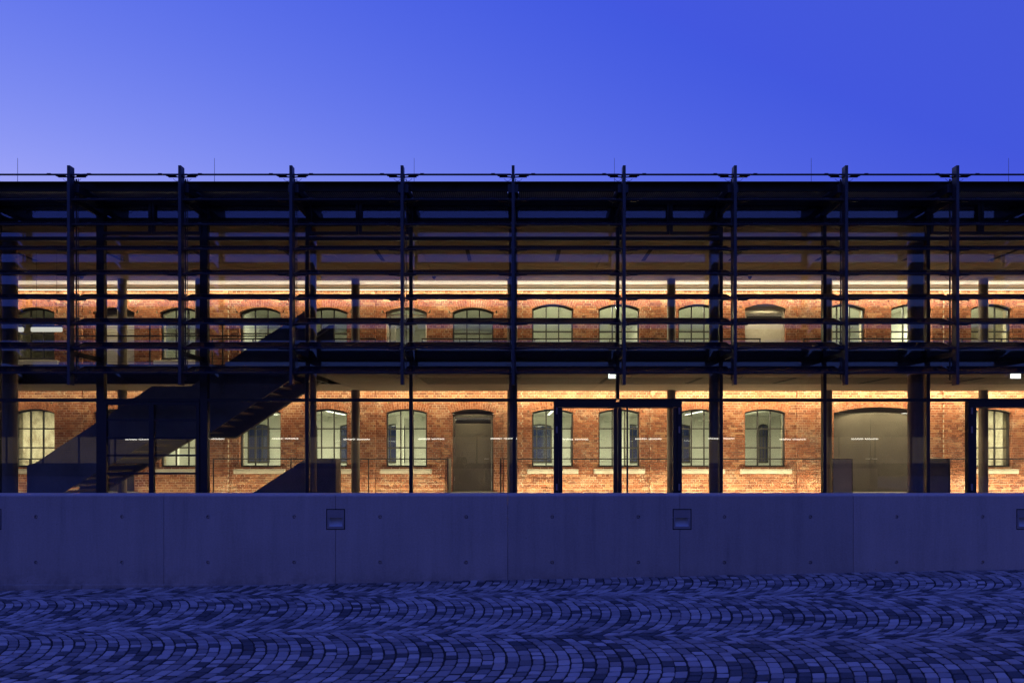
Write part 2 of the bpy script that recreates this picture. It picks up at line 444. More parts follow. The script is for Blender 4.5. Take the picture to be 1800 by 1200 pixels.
# ------------------------------------------------------------------ concrete retaining wall
WT = PZ(868.5, SCW)
wall = thing('retaining_wall', (0, DC, 0), 'long low fair-faced concrete wall between the cobbled street and the glazed hall', 'concrete wall')
seams = [-620, -318, -15, 288, 590, 892.5, 1195, 1500, 1803, 2106, 2410]
ties_x = [63 + 151.3 * i for i in range(-4, 17)]
ties_z = [PZ(908, SCW), PZ(988, SCW)]
niche_x = [-14, 590, 1199, 1803]
NW, NZ0, NZ1 = 16.5 / SCW, PZ(930.5, SCW), PZ(894, SCW)
rr = random.Random(3)
for a, b in zip(seams, seams[1:]):
    x0, x1 = PX(a, SCW) + .003, PX(b, SCW) - .003
    mb = MB(); mb.tone = rr.uniform(.2, .9)
    zb, zt, ch = -.5, WT, .022
    xc = {x0, x1}; zc = {zb, zt - ch}
    holes = []; nis = []
    for tx_ in ties_x:
        X = PX(tx_, SCW)
        if x0 + .05 < X < x1 - .05:
            xc |= {X - .03, X + .03}
            for z in ties_z:
                zc |= {z - .03, z + .03}; holes.append((X, z))
    for nx_ in niche_x:
        X0, X1 = PX(nx_, SCW) - NW, PX(nx_, SCW) + NW
        X0, X1 = max(X0, x0), min(X1, x1)
        if X1 - X0 > .01: xc |= {X0, X1}; zc |= {NZ0, NZ1}; nis.append((X0, X1))
    xs, zs = sorted(xc), sorted(zc)
    ch0 = .006
    for i in range(len(xs) - 1):
        for k in range(len(zs) - 1):
            A, B, Cc, D = xs[i], xs[i + 1], zs[k], zs[k + 1]
            mx, mz = (A + B) / 2, (Cc + D) / 2
            if any(p - 1e-4 < A and B < q + 1e-4 for p, q in nis) and NZ0 - 1e-4 < Cc and D < NZ1 + 1e-4: continue
            h = [(hx, hz) for hx, hz in holes if abs(hx - mx) < .005 and abs(hz - mz) < .005]
            if h:
                hx, hz = h[0]; n = 16; r = .024
                sq = []; ci = []
                for q in range(n):
                    t_ = 2 * pi * q / n; c_, s_ = cos(t_), sin(t_); mlt = .03 / max(abs(c_), abs(s_))
                    sq.append((hx + c_ * mlt, DC, hz + s_ * mlt)); ci.append((hx + c_ * r, DC, hz + s_ * r))
                A_ = mb.pts(sq); B_ = mb.pts(ci); C_ = mb.pts([(x_, DC + .03, z_) for x_, _, z_ in ci])
                D_ = mb.pts([(hx + cos(2*pi*q/n) * r * .55, DC + .010, hz + sin(2*pi*q/n) * r * .55) for q in range(n)])
                for q in range(n):
                    p_ = (q + 1) % n
                    mb.face(A_[q], A_[p_], B_[p_], B_[q]); mb.face(B_[q], B_[p_], C_[p_], C_[q]); mb.face(C_[q], C_[p_], D_[p_], D_[q])
                mb.face(*D_)
            else:
                mb.face(*mb.pts([(A, DC, Cc), (B, DC, Cc), (B, DC, D), (A, DC, D)]))
    yb = DC + .32
    # chamfered top, ends, back
    p = mb.pts([(x0, DC, zt - ch), (x1, DC, zt - ch), (x1, DC + ch, zt), (x0, DC + ch, zt), (x1, yb, zt), (x0, yb, zt), (x1, yb, zb), (x0, yb, zb), (x0, DC, zb), (x1, DC, zb)])
    mb.face(p[0], p[1], p[2], p[3]); mb.face(p[3], p[2], p[4], p[5]); mb.face(p[5], p[4], p[6], p[7])
    for xx, flip in ((x0, 0), (x1, 1)):
        cut = any(abs(xx - e) < 1e-3 for n_ in nis for e in n_)
        if not cut:
            q = mb.pts([(xx, DC, zb), (xx, DC, zt - ch), (xx, DC + ch, zt), (xx, yb, zt), (xx, yb, zb)]); mb.face(*q)
        else:
            mb.face(*mb.pts([(xx, DC, zb), (xx, DC, NZ0 - .002), (xx, yb, NZ0 - .002), (xx, yb, zb)]))
            mb.face(*mb.pts([(xx, DC, NZ1 + .002), (xx, DC, zt - ch), (xx, DC + ch, zt), (xx, yb, zt), (xx, yb, NZ1 + .002)]))
            mb.face(*mb.pts([(xx, DC + .14, NZ0), (xx, DC + .14, NZ1), (xx, yb, NZ1), (xx, yb, NZ0)]))
    mb.build('wall_panel', M['concrete'], wall)
mb = MB(); mb.tone = .2
mb.bbox(PX(seams[0], SCW), PX(300 - 155, SCW), DC - .025, DC + .05, -.6, PZ(1027, SCW + .3), .006)
mb.bbox(PX(300 - 155, SCW) + .006, PX(820, SCW), DC - .025, DC + .05, -.6, PZ(1027, SCW + .3), .006)
mb.build('footing', M['concrete'], wall)

def step_light(px, label):
    X = PX(px, SCW); zc = (NZ0 + NZ1) / 2
    o = thing('step_light', (X, DC, NZ0), label, 'wall light', 'recessed lights in the concrete wall')
    w_, g = NW - .012, .012
    x0, x1, z0, z1 = X - w_, X + w_, NZ0 + g, NZ1 - g
    # shadow gap box
    mb = MB()
    P_ = lambda y: [(X - NW, y, NZ0), (X + NW, y, NZ0), (X + NW, y, NZ1), (X - NW, y, NZ1)]
    a, b = mb.pts(P_(DC + .001)), mb.pts(P_(DC + .13))
    for i in range(4):
        j = (i + 1) % 4; mb.face(a[j], a[i], b[i], b[j])
    mb.face(*b); mb.build('housing', M['black_felt'], o)
    # face plate with a low opening
    ox0, ox1, oz0, oz1 = X - .083 * NW / .125, X + .083 * NW / .125, z0 + .028, z0 + .148
    ox0, ox1 = X - .092, X + .092
    mb = MB(); y0, y1 = DC - .004, DC + .008
    mb.box(x0, ox0, y0, y1, z0, z1); mb.box(ox1, x1, y0, y1, z0, z1)
    mb.box(ox0, ox1, y0, y1, z0, oz0, 'lr'); mb.box(ox0, ox1, y0, y1, oz1, z1, 'lr')
    mb.build('face_plate', M['lamp_plate'], o)
    # curved reflector scoop behind the opening
    mb = MB(); n = 8; L = []
    for i in range(n + 1):
        t_ = i / n * pi / 2
        L.append((DC + .0085 + .11 * i / n, oz0 + .002 + .112 * (i / n) ** 1.6))
    A_ = mb.pts([(ox0, y, z) for y, z in L]); B_ = mb.pts([(ox1, y, z) for y, z in L])
    for i in range(n): mb.face(A_[i], B_[i], B_[i + 1], A_[i + 1])
    mb.face(*mb.pts([(ox0, DC + .0085, oz1), (ox0, DC + .1185, oz1), (ox1, DC + .1185, oz1), (ox1, DC + .0085, oz1)]))
    for xx in (ox0, ox1):
        mb.face(*mb.pts([(xx, y, z) for y, z in L] + [(xx, DC + .1185, oz1), (xx, DC + .0085, oz1)]))
    mb.build('reflector', M['cove_white'], o, smooth=False)
step_light(-14, 'recessed square step light cut off by the edge, beside the staircase end of the wall')
step_light(590, 'recessed square step light in the concrete wall below the dark basement stair parapet')
step_light(1199, 'recessed square step light in the concrete wall below the wide glazed double door')
step_light(1803, 'recessed square step light cut off by the edge, below the second glazed door')

# ------------------------------------------------------------------ brick building
BAY = 4.66
BC = [PX(1030, SB) + BAY * k for k in range(-4, 4)]     # bay centres
BX0, BX1 = BC[0] - BAY / 2, BC[-1] + BAY / 2
brickb = thing('brick_building', (0, DB, FLOOR), 'old red brick factory building with arched windows and doors behind the glazing', 'brick building')
OW = 36.5 / SB
OFF = 58.5 / SB
def opening(x, w, z0, za, rise, kind):
    R = (w * w + rise * rise) / (2 * rise)
    return dict(x=x, w=w, z0=z0, za=za, zs=za - rise, R=R, zc=za - R, kind=kind)
LOW_A, LOW_B = PZ(718.5, SB), PZ(821, SB)
UPL_A, UPR_A, UP_B = PZ(540, SB), PZ(534, SB), PZ(631, SB)
OPEN = []
for k, c in enumerate(BC):
    for s in (-1, 1):
        x = c + s * OFF
        # ground storey
        if k == 6:
            if s == 1: OPEN.append(opening(PX(1546, SB), 81 / SB, FLOOR, PZ(715, SB), .19, 'gate'))
        elif (k, s) in ((1, -1), (3, 1)): OPEN.append(opening(x, OW, FLOOR, LOW_A, .115, 'door'))
        else: OPEN.append(opening(x, OW, LOW_B, LOW_A, .115, 'window'))
        # upper storey
        ua = UPL_A if k < 4 else UPR_A
        kd = {(1, -1): 'slat_door', (3, -1): 'open_door', (5, 1): 'pale_door'}.get((k, s), 'upper_window')
        OPEN.append(opening(x, OW, SLAB_T if 'door' in kd else UP_B, ua, .16, kd))
RING = .25
def hw(o, z, ring):
    # half width of the opening (plus its brick arch) at height z, 0 when outside
    if z <= o['z0']: return 0
    if z <= o['zs'] - (.0 if not ring else .0): return o['w']
    R = o['R'] + (RING if ring else 0)
    d = z - o['zc']
    if d >= R: return 0
    h = sqrt(R * R - d * d)
    return min(h, o['w'] + (RING * .42 if ring else 0)) if ring else h
CH = .079
Z0 = FLOOR - .395
NC = int((CEIL + .12 - Z0) / CH) + 1
PIL = [BC[0] + BAY * (k - .5) for k in range(0, 9)]
PHW, PROUD = 16 / SB, .065
def intervals(z):
    cuts = sorted((o['x'] - hw(o, z, True), o['x'] + hw(o, z, True)) for o in OPEN if hw(o, z, True) > 0)
    out = []; a = BX0
    for p, q in cuts:
        if p > a: out.append((a, p))
        a = max(a, q)
    if a < BX1: out.append((a, BX1))
    return out
core = MB(); inner = MB()
bricks = []
rb = random.Random(11)
for r in range(NC):
    z0 = Z0 + r * CH; zm = z0 + CH / 2
    for a, b in intervals(zm):
        core.box(a, b, DB + .009, DB + .43, z0, z0 + CH, 'tb')
        inner.face(*inner.pts([(b, DB + .435, z0), (a, DB + .435, z0), (a, DB + .435, z0 + CH), (b, DB + .435, z0 + CH)]))
        # split at the pilasters
        segs = []; c = a
        for p in PIL:
            for e in (p - PHW, p + PHW):
                if c < e < b: segs.append((c, e)); c = e
        segs.append((c, b))
        for s0, s1 in segs:
            if s1 - s0 < .02: continue
            mid = (s0 + s1) / 2
            pil = any(abs(mid - p) < PHW for p in PIL)
            yf = DB - (PROUD if pil else 0)
            if pil: core.box(s0 + .008, s1 - .008, DB - PROUD + .009, DB + .01, z0, z0 + CH, 'tbk')
            pitch = .25 if r % 2 == 0 else .125
            off = (0 if r % 4 == 0 else .125) if r % 2 == 0 else .0625
            x = math.floor((s0 - off) / pitch) * pitch + off
            while x < s1:
                e0, e1 = max(x, s0), min(x + pitch, s1)
                if e1 - e0 > .035: bricks.append((e0 + (.0065 if e0 > s0 or s0 == a else 0), e1 - (.0065 if e1 < s1 or s1 == b else 0), yf, z0 + .007, z0 + CH - .007, abs(e1 - e0 - pitch) < 1e-4))
                x += pitch
core.build('wall', M['mortar'], brickb)
inner.build('inner_plaster', M['room_white'], brickb)
TV = [.08, .22, .38, .5, .62, .75, .9]
lib = {}
def brick_lib(w_, t_):
    k = (round(w_, 3), t_)
    if k not in lib:
        m_ = MB(); m_.tone = t_; m_.box(-w_ / 2, w_ / 2, 0, .022, -(CH - .014) / 2, (CH - .014) / 2); lib[k] = m_.mesh('brick', M['brick'])
    return lib[k]
allb = MB()
order = sorted(range(len(bricks)), key=lambda i: (not bricks[i][5], abs((bricks[i][0] + bricks[i][1]) / 2 - .9) * .8 + abs(bricks[i][3] - 1.9)))
single = set(order[:300])
for i, (x0, x1, y, z0, z1, full) in enumerate(bricks):
    t_ = rb.choice(TV) if rb.random() < .9 else rb.choice((.0, 1.0))
    y += rb.uniform(-.002, .003)
    if i in single:
        new('brick', brick_lib(x1 - x0, t_), brickb, ((x0 + x1) / 2, y, (z0 + z1) / 2))
    else:
        allb.tone = min(1, max(0, t_ + rb.uniform(-.05, .05)))
        dx = rb.uniform(-.002, .002)
        allb.box(x0 + dx, x1 + dx, y, y + (.022 if y > DB - .03 else .08), z0 + rb.uniform(-.001, .001), z1 + rb.uniform(-.0015, .001), 'k')
allb.build('brickwork', M['brick'], brickb, kind='stuff')

# arches: one part per arch with its voussoirs, reveals lined in brick
vous = 0
for o in OPEN:
    x, w_, R, zc = o['x'], o['w'], o['R'], o['zc']
    h = asin(w_ / R); hr = h + .10 * .66 / w_ * .35
    n = max(8, int(round((R + RING / 2) * 2 * hr / .078)))
    mb = MB()
    arc = lambda rad, t_: (x + rad * sin(t_), zc + rad * cos(t_))
    k_ = 24
    mb.mi = 1
    mb.strip_y([arc(R + .004, -hr + 2 * hr * i / k_) for i in range(k_ + 1)], [arc(R + RING, -hr + 2 * hr * i / k_) for i in range(k_ + 1)], DB + .013, DB + .44)
    mb.mi = 0
    for i in range(n):
        a0 = -hr + 2 * hr * i / n + .0045 / R; a1 = -hr + 2 * hr * (i + 1) / n - .0045 / R
        cuts = [(0, RING)] if i % 2 == 0 else [(0, .118), (.130, RING)]
        if i % 4 == 2: cuts = [(0, .055), (.067, RING - .06), (RING - .05, RING)]
        for c0, c1 in cuts:
            mb.tone = min(1, rb.choice(TV) * .7 + .15)
            p = [arc(R + c0, a0), arc(R + c0, a1), arc(R + c1, a1), arc(R + c1, a0)]
            mb.prism_y(p, DB - .003 + rb.uniform(-.002, .001), DB + .02)
    mb.build('arch', [M['brick'], M['mortar']], brickb)
    # reveal: jambs and soffit as courses of brick headers
    mb = MB()
    for s in (-1, 1):
        z = Z0
        while z < o['zs']:
            if z > o['z0'] - CH * .6:
                mb.tone = rb.choice(TV) * .8
                xa = x + s * (w_ - .006); xb = x + s * (w_ + .01)
                z_lo = max(z + .004, o['z0'])
                for q0, q1 in ((DB + .0, DB + .112), (DB + .122, DB + .235)):
                    if z_lo < z + CH - .006: mb.box(min(xa, xb), max(xa, xb), q0, q1, z_lo, z + CH - .004)
            z += CH
    mb.build('reveal', M['brick'], brickb)

# windows and doors
DW = DB + .13        # plane of the frames
def arc_poly(o, inset, n=14, zb=None):
    x, w_, zs, R, zc = o['x'], o['w'] - inset, o['zs'], o['R'] - inset, o['zc']
    pts = []
    for i in range(n + 1):
        xx = -w_ + 2 * w_ * i / n
        pts.append((x + xx, zc + sqrt(max(0, R * R - xx * xx))))
    return pts
def frame_ring(mb, o, t_, y0, y1, inset=0, foot=None):
    z0 = o['z0'] if foot is None else foot
    a, b = arc_poly(o, inset), arc_poly(o, inset + t_)
    mb.strip_y(b, a, y0, y1)
    for s in (0, -1):
        xa, xb = a[s][0], b[s][0]
        mb.box(min(xa, xb), max(xa, xb), y0, y1, z0, min(b[s][1], a[s][1]))
def ztop(o, xx, inset):
    R = o['R'] - inset; d = xx - o['x']; return o['zc'] + sqrt(max(0, R * R - d * d))
WINS = []
for o in OPEN:
    x, w_, z0 = o['x'], o['w'], o['z0']
    if o['kind'] in ('window', 'upper_window'):
        low = o['kind'] == 'window'
        wn = MB(); frame_ring(wn, o, .055, DW, DW + .07); wn.box(x - w_ + .055, x + w_ - .055, DW - .002, DW + .072, z0, z0 + .06)
        win = wn.build('window', M['window_frame'], brickb)
        tb = MB()
        trs = (PZ(753, SB), PZ(786.5, SB)) if low else (z0 + (o['zs'] - z0) * .56,)
        for tz in trs: tb.box(x - w_ + .055, x + w_ - .055, DW + .006, DW + .062, tz - .02, tz + .02)
        tb.build('transom', M['window_frame'], win)
        iw = w_ - .055
        for s in (-1, 1):
            xm = x + s * iw / 3
            m_ = MB(); m_.box(xm - .018, xm + .018, DW + .01, DW + .058, z0 + .06, ztop(o, xm, .055) - .002)
            m_.build('glazing_bar', M['window_frame'], win)
        g = MB(); a = arc_poly(o, .05); g.strip_y([(p, z0 + .03) for p, _ in a], a, DW + .03, DW + .036)
        g.build('pane', M['window_glass'], win)
        zs_ = PZ(824, SB) if low else PZ(633.5, SB)
        sl = MB(); sl.bbox(x - w_ - .15, x + w_ + .15, DB - .09, DB + .10, zs_ - .145, zs_, .008)
        p = sl.pts([(x - w_, DB + .08, zs_ - .01), (x + w_, DB + .08, zs_ - .01), (x + w_, DW + .02, z0), (x - w_, DW + .02, z0), (x - w_, DW + .02, zs_ - .05), (x + w_, DW + .02, zs_ - .05)])
        sl.face(p[0], p[1], p[2], p[3])
        sl.build('sill', M['sill_stone'], win)
    elif o['kind'] in ('door', 'pale_door', 'open_door', 'slat_door'):
        mat = M['door_pale'] if o['kind'] == 'pale_door' else M['door_bronze']
        dr = MB(); frame_ring(dr, o, .07, DW, DW + .08)
        zt = o['zs'] - .10
        dr.box(x - w_ + .07, x + w_ - .07, DW - .002, DW + .078, zt, zt + .06)
        door = dr.build('door', M['door_pale'] if o['kind'] == 'open_door' else mat, brickb)
        a = arc_poly(o, .06)
        m_ = MB(); m_.strip_y([(p, zt + .055) for p, _ in a], a, DW + .03, DW + .05)
        m_.build('fanlight', M['window_glass'] if o['kind'] == 'open_door' else mat, door)
        if o['kind'] == 'slat_door':
            m_ = MB(); z = z0 + .05
            while z < zt - .04:
                m_.prism_y([(x - w_ + .08, z), (x + w_ - .08, z), (x + w_ - .08, z + .062), (x - w_ + .08, z + .062)], DW + .02, DW + .045)
                z += .085
            m_.box(x - w_ + .08, x + w_ - .08, DW + .05, DW + .06, z0, zt)
            m_.build('louvre_leaf', M['door_pale'], door)
        elif o['kind'] == 'open_door':
            # leaf swung into the room
            m_ = MB(); m_.bbox(x - w_ + .08, x - w_ + .125, DW + .07, DW + 1.15, z0 + .01, zt - .005, .004)
            m_.build('leaf', M['door_bronze'], door)
        else:
            m_ = MB(); m_.bbox(x - w_ + .075, x + w_ - .075, DW + .02, DW + .065, z0 + .012, zt - .006, .004)
            m_.build('leaf', mat, door)
            m_ = MB(); m_.tube((x + w_ - .30, DW - .05, z0 + 1.05), (x + w_ - .16, DW - .05, z0 + 1.05), .011); m_.tube((x + w_ - .16, DW - .05, z0 + 1.05), (x + w_ - .16, DW + .03, z0 + 1.05), .011)
            m_.build('handle', M['stainless'], door)
        m_ = MB(); m_.bbox(x - w_ + .11, x + w_ - .11, DW - .045, DW + .018, zt - .12, zt - .05, .005)
        m_.build('closer', M['stainless'], door)
        m_ = MB(); m_.box(x - w_ + .11, x + w_ - .11, DW - .03, DW + .016, zt - .165, zt - .123)
        m_.build('closer_rail', M['black_felt'], door)
        for hz in (.35, 1.25, 1.8):
            m_ = MB(); m_.tube((x - w_ + .07, DW - .012, z0 + hz), (x - w_ + .07, DW - .012, z0 + hz + .13), .011)
            m_.build('hinge', M['stainless'], door)
    elif o['kind'] == 'gate':
        dr = MB(); frame_ring(dr, o, .06, DW, DW + .08)
        gate = dr.build('gate', M['door_bronze'], brickb)
        zt = o['zs'] - .01
        a = arc_poly(o, .05); m_ = MB(); m_.strip_y([(p, zt + .01) for p, _ in a], a, DW + .03, DW + .06); m_.build('fanlight', M['door_bronze'], gate)
        xs = PX(1534, SB)
        for q0, q1 in ((x - w_ + .065, xs - .005), (xs + .005, x + w_ - .065)):
            m_ = MB(); m_.bbox(q0, q1, DW + .02, DW + .065, z0 + .012, zt, .004); m_.build('leaf', M['door_bronze'], gate)
        for hx, s in ((xs - .05, -1), (xs + .05, 1)):
            m_ = MB(); m_.tube((hx, DW - .05, z0 + 1.05), (hx + s * .14, DW - .05, z0 + 1.05), .011); m_.tube((hx, DW - .05, z0 + 1.05), (hx, DW + .03, z0 + 1.05), .014); m_.build('handle', M['stainless'], gate)

# ---- rooms behind the brick wall
RF0, RC0, RF1, RC1 = FLOOR, EYE + 1.66, SLAB_T, EYE + 4.95
DR0, DR1 = 34.0, 28.5
m_ = MB(); m_.box(BX0, BX1, DB + .44, DR0 + .4, RF0 - .3, RF0); m_.build('ground_room_floor', M['room_floor'], brickb)
m_ = MB(); m_.box(BX0, BX1, DB + .44, DR0 + .4, RC0, RC0 + .12); m_.build('ground_room_ceiling', M['room_white'], brickb)
m_ = MB(); m_.box(BX0, BX1, DB + .44, DR0 + .4, RF1 - .2, RF1); m_.build('upper_room_floor', M['room_floor'], brickb)
m_ = MB(); m_.box(BX0, BX1, DB + .44, DR0 + .4, RC1, RC1 + .12); m_.build('upper_room_ceiling', M['room_white'], brickb)
m_ = MB(); m_.box(BX0, BX1, DR1, DR1 + .15, RF1 + .001, RC1 - .001); m_.build('upper_back_wall', M['room_white'], brickb)
m_ = MB(); m_.box(BX0 - .4, BX1 + .4, DB + .02, DR0 + .8, CEIL + .2, CEIL + .4); m_.build('roof', M['roof_felt'], brickb)
for xx in (BX0 - .4, BX1):
    m_ = MB(); m_.box(xx, xx + .4, DB + .45, DR0 + .4, RF0 - .4, CEIL + .19); m_.build('end_wall', M['mortar'], brickb)
for p in PIL[1:-1]:
    for yy in (28.2,):
        m_ = MB(); m_.box(p - .14, p + .14, yy - .14, yy + .14, RF0 + .002, RC0 - .002); m_.build('room_column', M['room_white'], brickb)
    m_ = MB(); m_.box(p - .12, p + .12, DB + .442, DR0 - .002, RC0 - .26, RC0 - .003); m_.build('room_beam', M['room_white'], brickb)
    m_ = MB(); m_.box(p - .07, p + .07, DB + .44, DR1, RF1 + .002, RC1 - .002); m_.build('partition', M['room_white'], brickb)
SR = F / DR0
far = [(46, 88), (196, 234), (436, 474), (520, 558), (598, 638), (674, 712), (930, 970), (1003, 1042), (1087, 1124), (1174, 1213), (1333, 1350), (1560, 1598), (1690, 1728)]
m_ = MB(); m_.box(BX0, BX1, DR0, DR0 + .4, RF0 + .002, RC0 - .002); m_.build('ground_back_wall', M['room_white'], brickb)
for a, b in far:
    o = opening(PX((a + b) / 2, SR), (b - a) / 2 / SR, EYE - .62, EYE + 1.27, .10, 'far')
    m_ = MB(); frame_ring(m_, o, .07, DR0 - .06, DR0 - .004); m_.box(o['x'] - o['w'], o['x'] + o['w'], DR0 - .058, DR0 - .006, o['z0'] - .04, o['z0'] + .05)
    for s in (-1, 1): m_.box(o['x'] + s * o['w'] / 3 - .025, o['x'] + s * o['w'] / 3 + .025, DR0 - .045, DR0 - .008, o['z0'] + .05, ztop(o, o['x'] + s * o['w'] / 3, .07))
    for tz in (EYE + .66, EYE + .06): m_.box(o['x'] - o['w'] + .06, o['x'] + o['w'] - .06, DR0 - .046, DR0 - .009, tz - .025, tz + .025)
    fw = m_.build('back_window', M['window_frame'], brickb)
    m_ = MB(); a_ = arc_poly(o, .02); m_.strip_y([(p, o['z0']) for p, _ in a_], a_, DR0 - .03, DR0 - .003); m_.build('pane', M['dusk_pane'], fw)
# some dark cabinets and door leaves in the rooms
def area(name, parent, loc, rot, sx, sy, power, col):
    l = bpy.data.lights.new(name, 'AREA'); l.shape = 'RECTANGLE'; l.size = sx; l.size_y = sy; l.energy = power; l.color = col
    o = new(name, l, parent, loc); o.rotation_euler = rot; return o
LOWP = [.75, .85, .95, 1.0, 1.1, 1.15, .5, 1.0]
UPP = [.07, .35, .22, .32, 1.1, .7, 1.2, .8]
BAYNAME = ['outermost bay before the stair foot', 'bay behind the stair foot', 'bay behind the stair head', 'bay with the single door', 'bay behind the glazed double door', 'bay just past the double door', 'bay of the wide gate', 'last bay past the wide gate']
for k, c in enumerate(BC):
    if k != 6:
        lamp = thing('ceiling_lamp', (c, 25.2, RC0 - .1), 'linear ceiling lamp, ground floor room, ' + BAYNAME[k], 'ceiling lamp', 'linear lamps in the brick building rooms')
        dx = .9 if k % 2 else -.7
        m_ = MB(); m_.bbox(c + dx - .06, c + dx + .06, 23.2, 31.2, RC0 - .06, RC0 - .012, .004); hs = m_.build('housing', M['lamp_plate'], lamp)
        m_ = MB(); m_.bbox(c + dx - .05, c + dx + .05, 23.22, 31.18, RC0 - .075, RC0 - .061, .003); m_.build('diffuser', M['tube'], lamp)
        area('ceiling_lamp_light', lamp, (c + dx, 27.2, RC0 - .09), (0, 0, 0), .4, 8.0, 430 * LOWP[k], GREEN)
    YL = 23.3
    lamp = thing('ceiling_lamp', (c, YL, RC1 - .1), 'linear ceiling lamp, upper floor room, ' + BAYNAME[k], 'ceiling lamp', 'linear lamps in the brick building rooms')
    m_ = MB(); m_.bbox(c - .8, c + .8, YL - .06, YL + .06, RC1 - .06, RC1 - .012, .004); m_.build('housing', M['lamp_plate'], lamp)
    m_ = MB(); m_.bbox(c - .78, c + .78, YL - .05, YL + .05, RC1 - .075, RC1 - .061, .003); m_.build('diffuser', M['tube'] if UPP[k] > .2 else M['lamp_plate'], lamp)
    area('ceiling_lamp_light', lamp, (c, YL, RC1 - .09), (0, 0, 0), 3.0, .6, 400 * UPP[k], GREEN)

# ---- LED lines that wash the brick wall
def led(name, label, y, z, rot, y0, y1, z0, z1, power, fac, vis):
    t_ = thing(name, (0, y, z), label, 'led strip', 'led lines washing the brick wall')
    pr = MB(); pr.box(BX0, BX1, y0, y1, z0, z1); pr.build('profile', M['lamp_plate'], t_)
    if vis:
        d = MB(); d.box(BX0, BX1, y0 + .006, y1 - .006, z0 - .006, z0 - .001); d.build('diffuser', M['led'], t_)
    for k, c in enumerate(BC):
        area('led_light', t_, (c, y, z), rot, BAY - .1, .05, power * fac[k], WARM)
UPF = [.75, .8, .85, .9, 1.0, 1.05, 1.05, 1.0]
LOF = [.26, .34, .5, .70, 1.08, 1.28, 1.32, 1.25]
led('led_strip', 'warm led line on the upper gallery ceiling along the brick wall', 21.45, CEIL - .05, (radians(20), 0, 0), 21.50, 21.66, CEIL - .03, CEIL - .002, 105, UPF, True)
led('led_strip', 'warm led line behind the gallery slab edge above the ground floor brick wall', 21.18, SLAB_B + .14, (radians(34), 0, 0), 21.10, 21.26, SLAB_B + .16, SLAB_B + .22, 130, LOF, False)
led('led_strip', 'warm led line at floor level along the foot of the brick wall', 21.25, FLOOR - .08, (radians(180 - 24), 0, 0), 21.17, 21.33, FLOOR - .2, FLOOR - .12, 90, LOF, False)

# ------------------------------------------------------------------ glazed hall in front of the brick wall
hall = thing('glazed_hall', (0, DG, FLOOR), 'two storey steel and glass hall with solar louvres in front of the brick building', 'glass hall')
def part(name, mat, *boxes, parent=None, b=0, **k):
    m_ = MB()
    for q in boxes: m_.bbox(*q, b) if b else m_.box(*q)
    return m_.build(name, mat if not isinstance(mat, str) else M[mat], parent or hall, **k)
part('floor', 'slate_floor', (-HALF, HALF, DG - .3, DS, FLOOR - .25, FLOOR))
part('trench_floor', 'slate_floor', (-HALF, HALF, DS + .001, DB + .008, FLOOR - .5, FLOOR - .36))
# bridges over the light slot at the doors
for o in OPEN:
    if 'door' in o['kind'] or o['kind'] == 'gate':
        part('bridge', 'slate_floor', (o['x'] - o['w'] - .12, o['x'] + o['w'] + .12, DS + .002, DB + .18, o['z0'] - .12, o['z0'] - .004))
# roof
part('roof', 'roof_felt', (-HALF, HALF, DG - .03, DB - .1, SOFF + .03, ROOF - .01))
part('roof_fascia', 'steel', (-HALF, HALF, 14.80, 14.838, SOFF - .005, ROOF), b=.004)
part('roof_fascia_trim', 'steel', (-HALF, HALF, 14.775, 14.86, ROOF + .001, ROOF + .02))
part('spandrel', 'facade_steel', (-HALF, HALF, DG + .10, DG + .14, CEIL + .004, SOFF + .02))
for sx in (-1, 1):
    part('end_wall', 'dark_plate', (min(sx * HALF, sx * (HALF + .15)), max(sx * HALF, sx * (HALF + .15)), DG - .05, DB, FLOOR - .4, ROOF - .02))
# upper ceiling: boards between the slits, a pale strip over the light slot
NB = 8
for i in range(-NB, NB):
    x0, x1 = i * MOD + .006, (i + 1) * MOD - .006
    for y0, y1 in ((DG + .145, 17.9), (17.91, DS)):
        part('ceiling_board', 'ceiling_board', (x0, x1, y0 + .004, y1 - .004, CEIL, CEIL + .03), b=.003)
    part('cove_board', 'cove_white', (x0 - .004, x1 + .004, DS + .006, DB - .002, CEIL + .01, CEIL + .03))
part('ceiling_void', 'black_felt', (-HALF, HALF, DG + .15, DB - .002, CEIL + .06, CEIL + .09))
for i in range(-6, 7):
    xm = i * MOD + MOD * .5 + .0
    part('air_slot', 'black_felt', (xm - .05, xm + .05, 17.25, 18.35, CEIL - .012, CEIL - .001))
lipm = MB(); lipm.box(BX0, BX1, DS - .012, DS + .004, CEIL - .006, CEIL - .001); 
lip = thing('led_strip', (0, DS, CEIL), 'thin bright led line along the edge of the upper gallery ceiling boards', 'led strip', 'led lines washing the brick wall'); lipm.build('diffuser', M['led'], lip)
for k, c in enumerate(BC): area('led_light', lip, (c, DS + .30, CEIL - .12), (pi, 0, 0), BAY - .1, .06, 9 * UPF[k], (1.0, .84, .60))
